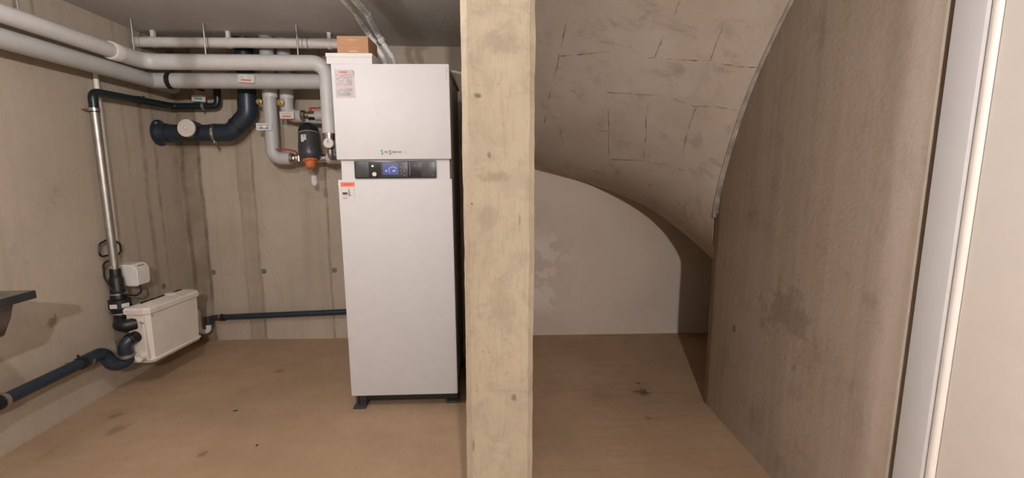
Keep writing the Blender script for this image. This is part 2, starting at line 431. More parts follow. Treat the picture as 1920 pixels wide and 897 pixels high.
for k, path in enumerate(JOINTS):
    pts = []
    for a, b in zip(path, path[1:]):
        for q in range(6):
            f = q / 6; pts.append((a[0] + (b[0] - a[0]) * f, a[1] + (b[1] - a[1]) * f))
    pts.append(path[-1])
    # ragged ridge, broken in places
    run = []
    def flush(run):
        if len(run) > 2:
            P = [soffit_pt(t, u) + Vector((0, 0, .001)) for t, u in run]
            MB().tube(P, .004, 5, rad=lambda f: .0010 + .0068 * abs(noise.noise(Vector((f * 13, k * 2.7, .5)))) * (1 - abs(2 * f - 1) ** 6)).build('formwork_ridge', 'ridge', so)
    for i, (t, u) in enumerate(pts):
        run.append((t, u + .004 * noise.noise(Vector((t * 20, u * 20, k)))))
        if noise.noise(Vector((i * .7, k * 3.3, 2))) > .33: flush(run); run = []
    flush(run)
# foam joint and mortar lip between soffit and newel wall
def strip(name, mat, t0, t1, du, w_, h, off):
    m = MB(); N = 70; rows = []
    for i in range(N + 1):
        t = t0 + (t1 - t0) * i / N
        p = soffit_pt(t, du); q = soffit_pt(t, du + .01)
        d = (p - q); d.z = 0; d.normalize()
        T = (soffit_pt(t + .02, du) - p).normalized(); nrm = T.cross(d).normalized()
        if nrm.y > 0: nrm = -nrm
        jit = .3 * noise.noise(Vector((t * 14, off * 50, 1)))
        hh = h * (1 + jit); ww = w_ * (1 + .5 * jit)
        b = p - nrm * .02 + d * off
        rows.append([m.bm.verts.new(b), m.bm.verts.new(b + nrm * (.02 + hh)), m.bm.verts.new(b + nrm * (.02 + hh * .8) + d * ww), m.bm.verts.new(b + d * ww)])
    for a, b in zip(rows, rows[1:]):
        for k in range(4): m.bm.faces.new((a[k], a[(k + 1) % 4], b[(k + 1) % 4], b[k]))
    m.bm.faces.new(rows[0][::-1]); m.bm.faces.new(rows[-1])
    return m.build(name, mat, so)
strip('mortar_lip', 'mortar', 3.2, 8.9, .0, .012, .010, -.002)
strip('foam_strip', 'foam', 3.35, 8.9, .0, .022, .004, .008)
rb = random.Random(3)
for i in range(26):    # torn dark bits of the joint foam
    t = 3.6 + 5.0 * i / 26 + rb.uniform(-.05, .05)
    p = soffit_pt(t, 0.0); T = (soffit_pt(t + .05, 0) - p).normalized()
    L = rb.uniform(.008, .022)
    MB().tube([p + Vector((.014, -.004, -.004)) - T * L, p + Vector((.016, -.006, -.006)), p + Vector((.014, -.004, -.004)) + T * L], .0028, 5).build('foam_tear', 'plug', so)

# ---- door and frame on the right
d1 = thing('door_1', 'cream white door leaf standing in its grey-white frame', 'door', (1.28, .62, 0)); d1['kind'] = 'structure'
MB().bar((1.272, .235, .008), (1.312, 1.060, 2.005), .004).build('leaf', 'leaf', d1)
h = MB().lathe([(0, .026), (.006, .026), (.008, .01), (.04, .01), (.045, .008)], (1.273, .32, 1.05), (-1, 0, 0), 18)
h.tube([(1.235, .32, 1.05), (1.232, .33, 1.05), (1.232, .44, 1.05)], .009, 10, .01).build('handle', 'steel', d1)
t1 = thing('trim_1', 'grey-white door casing fixed to the streaky concrete wall', 'door frame', (1.28, 1.12, 0)); t1['kind'] = 'structure'
MB().bar((1.258, 1.088, 0), (1.33, 1.170, 2.08), .004).build('casing', 'frame', t1)
MB().bar((1.335, 1.160, 0), (1.40, 1.192, 2.08)).build('joint_backing', 'wall', t1)
MB().tube([(1.277, 1.075, 0), (1.277, 1.075, 2.02)], .013, 16).build('bead', 'leaf', t1)
MB().bar((1.285, 1.0605, 0), (1.35, 1.09, 2.08)).build('rebate', 'frame', t1)
MB().bar((1.258, .18, 2.005), (1.33, 1.088, 2.08), .004).build('head_casing', 'frame', t1)
MB().bar((1.258, .18, 0), (1.33, .235, 2.005), .004).build('casing', 'frame', t1)

# ---------------------------------------------------------------- lamps
def lamp(kind, loc, strength, col, label):
    x, y, z = loc
    t = thing(kind + '_lamp_offscreen', label, 'lamp', (x, y, ZC))
    MB().lathe([(0, .075), (.02, .075), (.03, .05), (.05, .042), (ZC - z - .03, .030)], (x, y, ZC), (0, 0, -1), 24).build('lamp_base', 'whitepl', t)
    m = MB(); bmesh.ops.create_icosphere(m.bm, subdivisions=2, radius=.032, matrix=Matrix.Translation((x, y, z - .005)))
    g = NT('bulb_glow'); g.color((.9, .88, .85)); g.set(g.b.inputs['Emission Color'], col); g.b.inputs['Emission Strength'].default_value = strength
    m.build(kind + '_bulb_offscreen', g.m, t, 60)
lamp('cellar', LAMP_ROOM['loc'], LAMP_ROOM['strength'], LAMP_ROOM['col'], 'bare bulb ceiling lamp in front of the heat pump')
lamp('hall', LAMP_HALL['loc'], LAMP_HALL['strength'], LAMP_HALL['col'], 'bare bulb ceiling lamp before the door')

# ---------------------------------------------------------------- heat pump (local coordinates: origin floor, front centre, +y to the back)
hp = thing('heat_pump', 'tall white heat pump cabinet with dark control strip beside the partition', 'heat pump', (-.423, 2.452, 0))
hp.rotation_euler = (0, math.radians(-.45), math.radians(-2.3)); hp['_islocal'] = 1
W = .300
def hpp(m, name, mat, parent=hp, smooth=35):
    return m.build(name, mat, parent, smooth)
hpp(MB().bar((-.288, .028, .092), (.288, .685, 1.872), .004), 'body', 'whitemetal')
hpp(MB().bar((-.276, .05, .030), (.276, .66, .094), .003), 'shade_block', 'dark')  # dark block added to stand in for the shade under the cabinet
def panel(z0, z1):
    return MB().bar((-W, 0, z0), (W, .034, z1), .004)
up = hpp(panel(1.408, 1.890), 'upper_front_panel', 'whitemetal')
lowp = hpp(panel(.085, 1.303), 'lower_front_panel', 'whitemetal')
hpp(MB().bar((-W, .02, 1.872), (W, .69, 1.888), .003), 'top_cover', 'whitemetal')
mid = hpp(MB().bar((-.284, .020, 1.300), (.288, .06, 1.410)), 'middle_fascia', 'whitemetal')
cp = hpp(MB().bar((-.214, .008, 1.309), (.216, .03, 1.401), .004), 'control_panel', 'dark')
hpp(MB().bar((-.208, .005, 1.315), (-.138, .012, 1.396), .002), 'left_cover', 'dark2', cp)
hpp(MB().bar((-.075, .005, 1.315), (.068, .012, 1.396), .002), 'display_unit', 'dark2', cp)
hpp(MB().bar((.140, .005, 1.313), (.212, .012, 1.397), .002), 'right_cover', 'dark2', cp)
hpp(MB().bar((-.064, .0025, 1.328), (.020, .008, 1.388), .001), 'screen', 'screen', cp)
Lp = [(-.029, 1.338), (-.031, 1.360), (-.012, 1.371), (.009, 1.361)]
hpp(MB().tube([(x, .002, z) for x, z in Lp], .0016, 6), 'house_icon', 'screenline', cp)
for (x0, x1, zz) in ((-.050, -.040, 1.352), (-.012, .003, 1.352)):
    m = MB()
    for q in range(2): m.bar((x0, .0018, zz - .003 - q * .005), (x1, .003, zz - q * .005))
    hpp(m, 'screen_reading', 'screenline', cp)
hpp(MB().lathe([(0, .0045), (.003, .0045), (.005, .002)], (-.117, .009, 1.374), (0, -1, 0), 12), 'status_light', 'led', cp)
dial = hpp(MB().lathe([(0, .0115), (.007, .0115), (.010, .009), (.010, 0)], (-.108, .009, 1.331), (0, -1, 0), 24), 'dial', 'whitepl', cp)
hpp(MB().bar((-.1088, -.0025, 1.331), (-.1072, -.001, 1.340)), 'dial_mark', 'dark', dial)
for (x, z) in ((.048, 1.384), (.048, 1.363), (.030, 1.366), (.060, 1.361), (.031, 1.350), (.050, 1.345), (.034, 1.333), (.050, 1.325)):
    hpp(MB().lathe([(0, .003), (.002, .003), (.003, .0015)], (x, .0055, z), (0, -1, 0), 8), 'button', 'greyprint', cp)
hpp(MB().tube([(.078, .006, 1.392), (.079, .006, 1.36), (.078, .006, 1.325)], .0011, 6), 'unit_edge', 'whiteside', cp)
hpp(MB().lathe([(0, .003), (.002, .003), (.002, 0)], (.104, .008, 1.375), (0, -1, 0), 8), 'indicator', 'greyprint', cp)
hpp(MB().tube([(-.178, .0045, 1.372), (-.173, .0045, 1.366), (-.179, .0045, 1.360), (-.172, .0045, 1.353)], .0014, 6), 'blue_mark', 'blueprint', cp)
# writing
def text(body, size, loc, mat, parent, name, rot=(math.pi / 2, 0, 0), align='LEFT', extrude=.0004):
    cu = D.curves.new(name, 'FONT'); cu.body = body; cu.size = size; cu.extrude = extrude; cu.offset = size * .02; cu.align_x = align
    cu.resolution_u = 3
    tmp = D.objects.new(name, cu); C.objects.link(tmp)
    dg = bpy.context.evaluated_depsgraph_get()
    me = D.meshes.new_from_object(tmp.evaluated_get(dg)); D.objects.remove(tmp)
    me.transform(Matrix.Translation(V(loc)) @ __import__('mathutils').Euler(rot).to_matrix().to_4x4())
    me.materials.clear(); me.materials.append(M[mat]); me.name = name
    o = D.objects.new(name, me); C.objects.link(o); o.parent = parent
    if parent.get('_islocal'): o['_islocal'] = 1
    else: o.location = -world_off(parent)
    return o
zt = 1.440
m = MB(); m.tube([(-.058, -.001, zt + .017), (-.066, -.001, zt + .014), (-.063, -.001, zt + .006), (-.057, -.001, zt + .002), (-.062, -.001, zt - .006), (-.067, -.001, zt - .004)], .0028, 6)
hpp(m, 'logo_mark', 'greenprint', up)
text('VIE', .0150, (-.052, -.0006, zt + .001), 'brownprint', up, 'logo_lettering')
text('S', .0300, (-.026, -.0006, zt - .006), 'brownprint', up, 'logo_lettering')
text('SMANN', .0150, (-.010, -.0006, zt + .001), 'brownprint', up, 'logo_lettering')
hpp(MB().bar((.060, -.001, zt - .004), (.0615, .001, zt + .014)), 'logo_rule', 'greyprint', up)
m = MB(); zz = 1.872
for q in range(16):
    hgt = random.uniform(.002, .0045); m.bar((.2862, -.0006, zz - hgt), (.2884, .001, zz)); zz -= hgt + .0009
hpp(m, 'upright_print', 'greyprint', up)
# notice sheet
def notice():
    m = MB(); x0, x1, z0, z1 = -.282, -.183, 1.722, 1.862
    N = 8; g = []
    for i in range(N + 1):
        row = []
        for j in range(N + 1):
            u, v = i / N, j / N
            c = max(0, u + v - 1.55) / .45
            row.append((x0 + (x1 - x0) * u - .004 * c, -.0012 - .012 * c * c - .0012 * math.sin(6 * u), z0 + (z1 - z0) * v - .004 * c))
        g.append(row)
    f = [[m.bm.verts.new(p) for p in r] for r in g]; b = [[m.bm.verts.new((p[0], p[1] + .0007, p[2])) for p in r] for r in g]
    for i in range(N):
        for j in range(N):
            m.bm.faces.new((f[i][j], f[i + 1][j], f[i + 1][j + 1], f[i][j + 1])); m.bm.faces.new((b[i][j], b[i][j + 1], b[i + 1][j + 1], b[i + 1][j]))
    for i in range(N):
        m.bm.faces.new((f[i][0], b[i][0], b[i + 1][0], f[i + 1][0])); m.bm.faces.new((f[i][N], f[i + 1][N], b[i + 1][N], b[i][N]))
        m.bm.faces.new((f[0][i], f[0][i + 1], b[0][i + 1], b[0][i])); m.bm.faces.new((f[N][i], b[N][i], b[N][i + 1], f[N][i + 1]))
    return m
ns = hpp(notice(), 'notice_sheet', 'paper', up)
hpp(MB().bar((-.258, -.0035, 1.846), (-.218, -.002, 1.852)), 'print_heading', 'redprint', ns)
pp = plain('faint_print', (0.36, 0.32, 0.34), .7)
r2 = random.Random(5)
m = MB()
for row in range(17):
    zz = 1.836 - row * .0064; x = -.274
    if row in (9, 10): continue
    while x < -.200:
        w_ = r2.uniform(.003, .010)
        if r2.random() < .8: m.bar((x, -.0034, zz), (min(x + w_, -.196), -.002, zz + .0028))
        x += w_ + .002
o = hpp(m, 'print_lines', pp, ns); o['kind'] = 'stuff'
m = MB()
for q in range(5): m.bar((-.262 + q * .011, -.0036, 1.738), (-.257 + q * .011, -.002, 1.7425))
hpp(m, 'print_dots', 'greenprint', ns)
# energy sticker
st = hpp(MB().bar((-.286, -.0012, 1.196), (-.214, .001, 1.290)), 'sticker', 'paperwhite', lowp)
hpp(MB().bar((-.286, -.0022, 1.268), (-.214, -.001, 1.290)), 'orange_band', 'orangeprint', st)
hpp(MB().bar((-.270, -.0027, 1.276), (-.230, -.002, 1.282)), 'band_lettering', 'redprint', st)
hpp(MB().bar((-.283, -.0022, 1.216), (-.216, -.001, 1.266)), 'picture_ground', plain('picture_grey', (.55, .52, .51), .6), st)
hpp(MB().bar((-.278, -.0030, 1.238), (-.252, -.002, 1.262)), 'picture_room', 'paperwhite', st)
hpp(MB().bar((-.279, -.0032, 1.226), (-.254, -.002, 1.237)), 'picture_shelf', 'dark2', st)
hpp(MB().extr([(-.250, -.003, 1.217), (-.236, -.003, 1.217), (-.242, -.003, 1.262), (-.247, -.003, 1.250)], (0, .001, 0)), 'picture_figure', plain('picture_mauve', (.36, .25, .24), .6), st)
hpp(MB().extr([(-.238, -.003, 1.222), (-.218, -.003, 1.224), (-.220, -.003, 1.262), (-.243, -.003, 1.262)], (0, .001, 0)), 'picture_panel', 'paperwhite', st)
hpp(MB().bar((-.280, -.0022, 1.204), (-.255, -.001, 1.208)), 'print_lines', 'greyprint', st)
# feet
for (x, y) in ((-.262, .055), (.262, .10), (-.262, .60), (.262, .60)):
    f = hpp(MB().bar((x - .036, y - .05, 0), (x + .036, y + .06, .014), .003), 'foot', 'dark2')
    hpp(MB().tube([(x, y, .01), (x, y, .10)], .011, 12), 'threaded_stud', 'dark2', f)
    hpp(MB().bar((x - .028, y - .012, .014), (x - .012, y + .055, .075), .002).bar((x + .012, y - .012, .014), (x + .028, y + .055, .075), .002), 'bracket', 'dark2', f)
# ---- boxes on top of it
bx = thing('white_packing_box', 'flat white box lying on top of the heat pump', 'box', (-.640, 2.60, 1.890))
bx.rotation_euler.z = math.radians(-3)
bx['_islocal'] = 1
MB().bar((-.116, -.125, .0005), (.116, .125, .050), .003).build('box_body', 'paperwhite', bx)
MB().bar((-.119, -.128, .034), (.119, .128, .054), .003).build('box_lid', 'paperwhite', bx)
cb = thing('cardboard_box', 'brown printed cardboard box on the flat white box', 'box', (-.630, 2.60, 1.9435)); cb.rotation_euler.z = math.radians(-3); cb['_islocal'] = 1
bb = MB().bar((-.080, -.09, 0), (.080, .09, .094), .002).build('box_body', 'card', cb)
MB().bar((-.0805, -.091, .045), (.0805, .0905, .0465)).build('tape_seam', plain('card_seam', (.34, .18, .095), .8), cb)
text('VIESSMANN', .010, (0, -.0905, .071), 'paleprint', bb, 'box_lettering', align='CENTER')
m = MB(); x = -.018
while x < .018:
    q = random.uniform(.002, .006); m.bar((x, -.0906, .016), (x + q, -.0895, .0205)); x += q + .0012
m.build('box_small_print', 'paleprint', bb)
# ---- two sleeved hoses up to the ceiling
def hose(pts, label):
    P = fillet(pts, .12, 8)
    # resample for corrugation
    Q = []
    for a, b in zip(P, P[1:]):
        n = max(1, int((b - a).length / .006))
        for i in range(n): Q.append(a.lerp(b, i / n))
    Q.append(P[-1])
    N = len(Q)
    Q = [q + .005 * noise.noise_vector(q * 6) for q in Q]
    t = thing('hose', label, 'hose', pts[0], 'grey sleeved hoses from the heat pump to the ceiling')
    MB().tube(Q, .017, 12, rad=lambda f: .0165 + .0012 * math.sin(f * N * 1.4)).build('sleeve', 'hose', t)
    return t, Q
hl = 'grey sleeved hose curving from the heat pump top to the ceiling'
t_, Q = hose([(-.565, 3.0, 1.876), (-.565, 3.0, 2.03), (-.655, 2.98, 2.185), (-.645, 2.65, 2.20), (-.68, 2.2, 2.20), (-.76, 1.2, 2.205)], 'grey sleeved hose rising beside the brown cardboard box')
i = len(Q) // 8
MB().lathe([(-.012, .0185), (-.01, .0215), (.01, .0215), (.012, .0185)], Q[i], Q[i + 1] - Q[i - 1], 16).build('sleeve_band', 'whitepl', t_)
t_, Q = hose([(-.506, 3.0, 1.876), (-.506, 3.0, 2.03), (-.60, 2.99, 2.18), (-.588, 2.67, 2.20), (-.62, 2.2, 2.20), (-.70, 1.2, 2.205)], 'grey sleeved hose on the far side from the cardboard box')
i = len(Q) // 8
MB().lathe([(-.012, .0185), (-.01, .0215), (.01, .0215), (.012, .0185)], Q[i], Q[i + 1] - Q[i - 1], 16).build('sleeve_band', 'whitepl', t_)
tag(MB().tube([(-.20, 2.62, 1.892), (-.12, 2.66, 1.90), (-.075, 2.68, 1.893), (-.038, 2.72, 1.88)], .008, 10, .03).build('cable', 'whitepl'), 'pale cable from the heat pump top to the partition', 'cable')

# ---------------------------------------------------------------- ceiling pipes
def clampring(o, axis, r, parent, w_=.014, name='clamp', mat='steel', ear=None):
    m = MB().lathe([(-w_ / 2, r), (-w_ / 2, r + .004), (w_ / 2, r + .004), (w_ / 2, r)], o, axis, 24)
    if ear is not None:
        e = V(ear).normalized(); c_ = V(o) + e * (r + .008)
        m.tube([c_ - e * .006, c_ + e * .010], .006, 8)
    return m.build(name, mat, parent)
P1 = thing('insulated_pipe', 'cream white jacketed pipe turning down beside the heat pump, above the grey ones', 'pipe', (-2.12, 1.2, 2.045))
yq = 3.18
MB().tube([(-2.12, -.4, 2.045), (-2.12, 2.95, 2.045)], .042, 28).build('jacket', 'insul', P1)
MB().tube([(-2.12, 2.93, 2.045), (-2.12, yq + .02, 2.045), (-.985, yq, 2.052), (-.985, yq, 1.60)], .048, 28, .085, seg=10, rad=lambda f: .049 if f < .75 else .0435).build('jacket', 'insul', P1)
MB().lathe([(-.030, .050), (-.026, .0525), (.028, .0525)], (-2.12, 2.95, 2.045), (0, 1, 0), 28).build('jacket_collar', 'whitepl', P1)
MB().lathe([(0, .040), (.02, .040), (.022, .034), (.05, .034)], (-.985, yq, 1.605), (0, 0, -1), 24).build('steel_sleeve', 'chrome', P1)
va = MB().lathe([(-.035, .022), (-.025, .030), (.025, .030), (.035, .022)], (-.985, yq, 1.53), (0, 0, 1), 20).build('valve_body', 'nickel', P1)
MB().tube([(-.985, yq, 1.56), (-.985, yq, 1.44), (-.985, yq + .10, 1.44)], .018, 14, .03).build('tail_pipe', 'steel', P1)
g = MB().lathe([(0, .033), (.018, .033), (.022, .028), (.022, 0)], (-.98, yq - .032, 1.533), (0, -1, 0), 24).build('thermometer', 'whitepl', P1)
MB().bar((-.9815, yq - .0565, 1.533), (-.9785, yq - .054, 1.553)).build('needle', 'dark', g)
for (x, y) in ((-1.155, None), (-2.12, 3.12), (-1.729, None)):
    yy = yq if y is None else y
    MB().tube([(x, yy, 2.08), (x, yy, ZC)], .005, 8).build('threaded_rod', 'steel', P1)
    if y is None: MB().lathe([(0, .009), (.04, .009)], (x, yy, ZC), (0, 0, -1), 10).build('anchor_sleeve', 'steel', P1)
for (y) in (1.6, 2.4):
    MB().tube([(-2.12, y, 2.075), (-2.12, y, ZC)], .005, 8).build('threaded_rod', 'steel', P1)

P2 = thing('insulated_pipe', 'grey jacketed pipe with red marked label running below the cream one', 'pipe', (-2.155, 1.2, 1.945))
MB().tube([(-2.155, -.4, 1.94), (-2.155, 3.50, 1.945)], .047, 28).build('jacket', 'insulgrey', P2)
MB().lathe([(0, .047), (.02, .047), (.035, .041), (.042, .028), (.044, 0)], (-2.155, 3.495, 1.945), (0, 1, 0), 28).build('end_cap', 'insulgrey', P2)
MB().tube([(-2.155, 3.30, 1.947), (-.62, 3.275, 1.955)], .050, 28).build('jacket', 'insulgrey', P2)
clampring((-2.03, 3.298, 1.947), (1, 0, 0), .050, P2, .03, 'clamp', 'black', None)
MB().tube([(-2.03, 3.298, 1.947), (-2.03, yb(-2.03) + .002, 1.947)], .008, 8).build('bracket_rod', 'black', P2)
for y in (2.0, 1.0): MB().tube([(-2.155, y, 1.945), (-2.272, y, 1.945)], .008, 8).build('bracket_rod', 'steel', P2)
MB().tube([(-1.05, 3.28, 1.955), (-1.05, yb(-1.05) + .002, 1.955)], .008, 8).build('bracket_rod', 'steel', P2)

def plate(o, w_, h, mats, parent, rot=0, name='label_plate'):
    """small engraved label facing -y at o; mats = (lettering, bar)"""
    R_ = Matrix.Rotation(rot, 3, 'Y')
    x, y, z = o
    p = MB().box((x, y, z), (w_, .004, h), .001, R_).build(name, 'paperwhite', parent)
    if p.parent and p.parent.parent: return p
    m = MB(); q = -w_ * .34; rr = random.Random(int(x * 1000))
    while q < w_ * .32:
        l = rr.uniform(.004, .010); c_ = R_ @ Vector((q + l / 2, -.0025, h * .20)); m.box(V(o) + c_, (l, .0015, h * .13), 0, R_); q += l + .003
    m.build('label_lettering', mats[0], p)
    c_ = R_ @ Vector((.0, -.0025, -h * .18)); MB().box(V(o) + c_, (w_ * .58, .0015, h * .16), 0, R_).build('label_bar', mats[1], p)
    return p
plate((-1.515, 3.228, 1.955), .105, .052, ('paleprint', 'redprint'), P2, .04)
MB().box((-1.515, 3.235, 1.955), (.03, .02, .03)).build('label_holder', 'whitepl', P2)

P0 = thing('thin_ceiling_pipe', 'thin white pipe clipped under the ceiling behind the others', 'pipe', (-1.5, 3.33, 2.20))
MB().tube([(-2.29, 3.36, 2.205), (-.84, 3.31, 2.21)], .033, 20).build('tube', 'whitepl', P0)
for x in (-1.66, -.99, -2.15):
    yy = 3.33 - .0343 * (x + 1.4)
    clampring((x, yy, 2.207), (1, -.0343, 0), .033, P0, .022, 'pipe_clip', 'whitepl')
    MB().bar((x - .011, yy - .012, 2.235), (x + .011, yy + .012, ZC)).build('clip_foot', 'whitepl', P0)
x = -1.13
clampring((x, 3.322, 2.207), (1, -.0343, 0), .033, P0, .008, 'coupling_ring', 'greyprint')

# ---------------------------------------------------------------- fittings by the heat pump
def ballvalve(o, L, parent, lever, flip=1, dirx=1):
    """horizontal threaded union + ball valve along x starting at o"""
    x, y, z = o
    p = MB().lathe([(0, .031), (.012, .033), (.028, .033), (.03, .024), (.045, .022), (.047, .029), (.065, .029), (.067, .021), (L, .021)], o, (1, 0, 0), 8).build('union_nut', 'nickel', parent, 20)
    return p
V1 = thing('riser_pipe', 'grey jacketed riser with blue marked label bending into the dark filter', 'pipe', (-1.465, 3.44, 1.44))
MB().tube([(-1.46, 3.44, ZC), (-1.472, 3.44, 1.443), (-1.345, 3.436, 1.441)], .046, 26, .075, seg=10).build('jacket', 'insulgrey', V1)
MB().lathe([(0, .048), (.06, .048)], (-1.46, 3.44, 1.93), (0, 0, -1), 26).build('jacket_collar', 'insul', V1)
plate((-1.495, 3.385, 1.660), .105, .050, ('greyprint', 'blueprint'), V1)
MB().box((-1.49, 3.395, 1.66), (.02, .03, .02)).build('label_holder', 'whitepl', V1)
un = MB().lathe([(0, .034), (.005, .038), (.024, .038), (.028, .026), (.036, .024), (.038, .032), (.052, .032), (.055, .022), (.07, .022)], (-1.352, 3.436, 1.441), (1, -.03, 0), 10).build('union_nut', 'nickel', V1, 20)
bv = MB().lathe([(-.028, .014), (-.020, .021), (.020, .021), (.028, .014)], (-1.288, 3.432, 1.441), (0, 0, -1), 12).build('ball_valve', 'nickel', V1)
MB().tube([(-1.288, 3.425, 1.466), (-1.298, 3.41, 1.49), (-1.34, 3.39, 1.502), (-1.42, 3.375, 1.505)], .006, 8, .02).build('lever', 'red', bv)
tp = MB().lathe([(0, .016), (.02, .016), (.022, .021), (.045, .021), (.047, .012), (.06, .012)], (-1.515, 3.425, 1.835), (0, -1, -.1), 8).build('test_tap', 'brass', V1)

V2 = thing('riser_pipe', 'grey jacketed riser with red marked label bending towards the heat pump', 'pipe', (-1.375, 3.485, 1.745))
MB().tube([(-1.366, 3.49, ZC), (-1.370, 3.49, 1.748), (-1.245, 3.486, 1.746)], .045, 26, .07, seg=10).build('jacket', 'insulgrey', V2)
MB().lathe([(0, .047), (.06, .047)], (-1.366, 3.49, 1.93), (0, 0, -1), 26).build('jacket_collar', 'insul', V2)
plate((-1.345, 3.415, 1.745), .098, .050, ('paleprint', 'redprint'), V2)
MB().box((-1.345, 3.43, 1.745), (.02, .03, .02)).build('label_holder', 'whitepl', V2)
MB().lathe([(0, .034), (.006, .040), (.03, .040), (.034, .026), (.052, .024), (.054, .034), (.076, .034), (.08, .025), (.10, .025)], (-1.262, 3.46, 1.748), (1, -.03, 0), 10).build('union_nut', 'nickel', V2, 20)
bv = MB().lathe([(-.03, .026), (-.022, .033), (.022, .033), (.03, .026)], (-1.180, 3.456, 1.748), (1, 0, 0), 16).build('ball_valve', 'chrome', V2)
MB().tube([(-1.19, 3.45, 1.778), (-1.19, 3.44, 1.797), (-1.115, 3.43, 1.80)], .006, 8, .01).build('lever', 'red', bv)
MB().lathe([(0, .038), (.055, .038)], (-1.157, 3.455, 1.750), (1, -.03, 0), 22).build('valve_jacket', 'insulgrey', V2)
MB().lathe([(0, .030), (.004, .040), (.03, .040), (.034, .028), (.05, .028), (.055, .036), (.075, .036), (.08, .024), (.11, .024)], (-1.105, 3.453, 1.748), (1, -.03, 0), 10).build('union_nut', 'brass', V2, 20)
MB().tube([(-1.02, 3.45, 1.748), (-.62, 3.44, 1.748)], .030, 18).build('branch', 'insulgrey', V2)
MB().tube([(-1.24, 3.486, 1.720), (-.62, 3.47, 1.720)], .028, 18).build('back_branch', 'insulgrey', V2)
MB().lathe([(0, .016), (.02, .016), (.022, .024), (.045, .024), (.047, .012), (.06, .012)], (-1.384, 3.452, 1.835), (0, -1, -.1), 8).build('test_tap', 'brass', V2)
vt = thing('air_vent', 'small white air vent on the wall above the valve with red lever', 'valve', (-1.115, 3.60, 1.85))
MB().lathe([(0, .010), (.06, .010), (.062, .014), (.10, .014), (.104, .006)], (-1.085, 3.50, 1.83), (0, 0, 1), 14).build('vent_cap', 'whitepl', vt)
MB().tube([(-1.085, 3.50, 1.835), (-1.085, 3.50, 1.77), (-1.085, 3.47, 1.765)], .006, 8, .02).build('vent_stem', 'steel', vt)
MB().tube([(-1.085, 3.50, 1.85), (-1.085, yb(-1.085) + .002, 1.85)], .006, 8).build('vent_bracket', 'steel', vt)

FI = thing('magnetic_filter', 'dark grey filter with black cap and orange drain between pipes', 'filter', (-1.185, 3.40, 1.43))
ax = V(.018, -.05, -.19).normalized()
top = V(-1.202, 3.415, 1.615)
MB().lathe([(-.078, 0), (-.077, .02), (-.070, .042), (-.055, .058), (-.030, .068), (-.002, .0705), (.0, .066)], top, ax, 28).build('cap', 'black', FI)
bd = MB().lathe([(.0, .070), (.05, .072), (.10, .076), (.15, .076), (.175, .070), (.19, .058), (.195, .03)], top, ax, 28).build('body', 'dark2', FI)
MB().lathe([(-.003, .0715), (.003, .0715)], top, ax, 28).build('seam_ring', 'greyprint', FI)
MB().box(top + V(-.008, -.0825, -.035), (.036, .004, .052), .001, Matrix.Rotation(-.08, 3, 'Y') @ Matrix.Rotation(-.25, 3, 'X')).build('paper_label', 'paperwhite', FI)
MB().box(top + V(-.006, -.0835, -.020), (.010, .003, .010), 0, Matrix.Rotation(-.08, 3, 'Y') @ Matrix.Rotation(-.25, 3, 'X')).build('label_print', 'greyprint', FI)
ob = top + ax * .192
MB().lathe([(0, .052), (.012, .048), (.016, .038), (.05, .034), (.062, .026), (.066, .010)], ob, ax, 12).build('drain_cup', 'orange', FI, 20)
MB().tube([(-1.272, 3.431, 1.441), (-1.18, 3.42, 1.441)], .018, 14).build('inlet_neck', 'nickel', FI)
MB().tube([(-1.17, 3.42, 1.445), (-1.06, 3.42, 1.445)], .030, 14).build('outlet_neck', 'chrome', FI)
MB().tube([(-1.08, 3.42, 1.445), (-.62, 3.41, 1.445)], .043, 22).build('outlet_pipe', 'insulgrey', FI)
e_ = ob + ax * .066
MB().tube([e_, e_ + V(.01, -.01, -.03), e_ + V(.016, -.012, -.05)], .0016, 6).build('tag_string', 'greyprint', FI)
MB().extr([e_ + V(.008, -.012, -.045), e_ + V(.030, -.012, -.055), e_ + V(.034, -.012, -.118), e_ + V(.006, -.014, -.112), e_ + V(.002, -.014, -.07)], (0, .0015, 0)).build('tag', 'paperwhite', FI)
MB().extr([e_ + V(.010, -.0095, -.045), e_ + V(.033, -.0095, -.050), e_ + V(.040, -.0085, -.104), e_ + V(.016, -.0085, -.108)], (0, .0015, 0)).build('tag', 'paperwhite', FI)  # added second leaf, modelled on the first tag's cast shadow

# ---------------------------------------------------------------- big blue drain
BD = thing('drain_pipe', 'thick blue-grey drain pipe with white access cap, flanged to the wall', 'pipe', (-2.2, 3.49, 1.62))
MB().lathe([(0, .092), (.012, .092), (.02, .078), (.05, .068), (.07, .066)], (XL - .003, 3.49, 1.622), (1, 0, 0), 32).build('flange', 'bluepipe', BD)
MB().box((XL + .018, 3.445, 1.685), (.006, .022, .022), .001, Matrix.Rotation(.6, 3, 'Y')).build('flange_sticker', 'greyprint', BD)
MB().tube([(-2.25, 3.49, 1.622), (-1.90, 3.49, 1.622)], .060, 30).build('straight_pipe', 'bluepipe', BD)
MB().tube([(-1.91, 3.49, 1.622), (-1.77, 3.488, 1.624), (-1.645, 3.486, 1.755), (-1.64, 3.485, 1.86)], .064, 30, .10, seg=8).build('elbow', 'bluepipe', BD)
MB().tube([(-1.64, 3.485, 1.84), (-1.635, 3.485, ZC)], .060, 30).build('riser', 'bluepipe', BD)
MB().lathe([(-.006, .0665), (.006, .0665)], (-1.722, 3.487, 1.676), (.72, 0, .70), 30).build('socket_ring', 'black', BD)
acc = MB().lathe([(0, .063), (.085, .063)], (-2.015, 3.49, 1.638), (-.1, -1, .12), 28).build('access_branch', 'bluepipe', BD)
ac = V(-2.015, 3.49, 1.638) + V(-.1, -1, .12).normalized() * .083
acd = V(-.1, -1, .12).normalized()
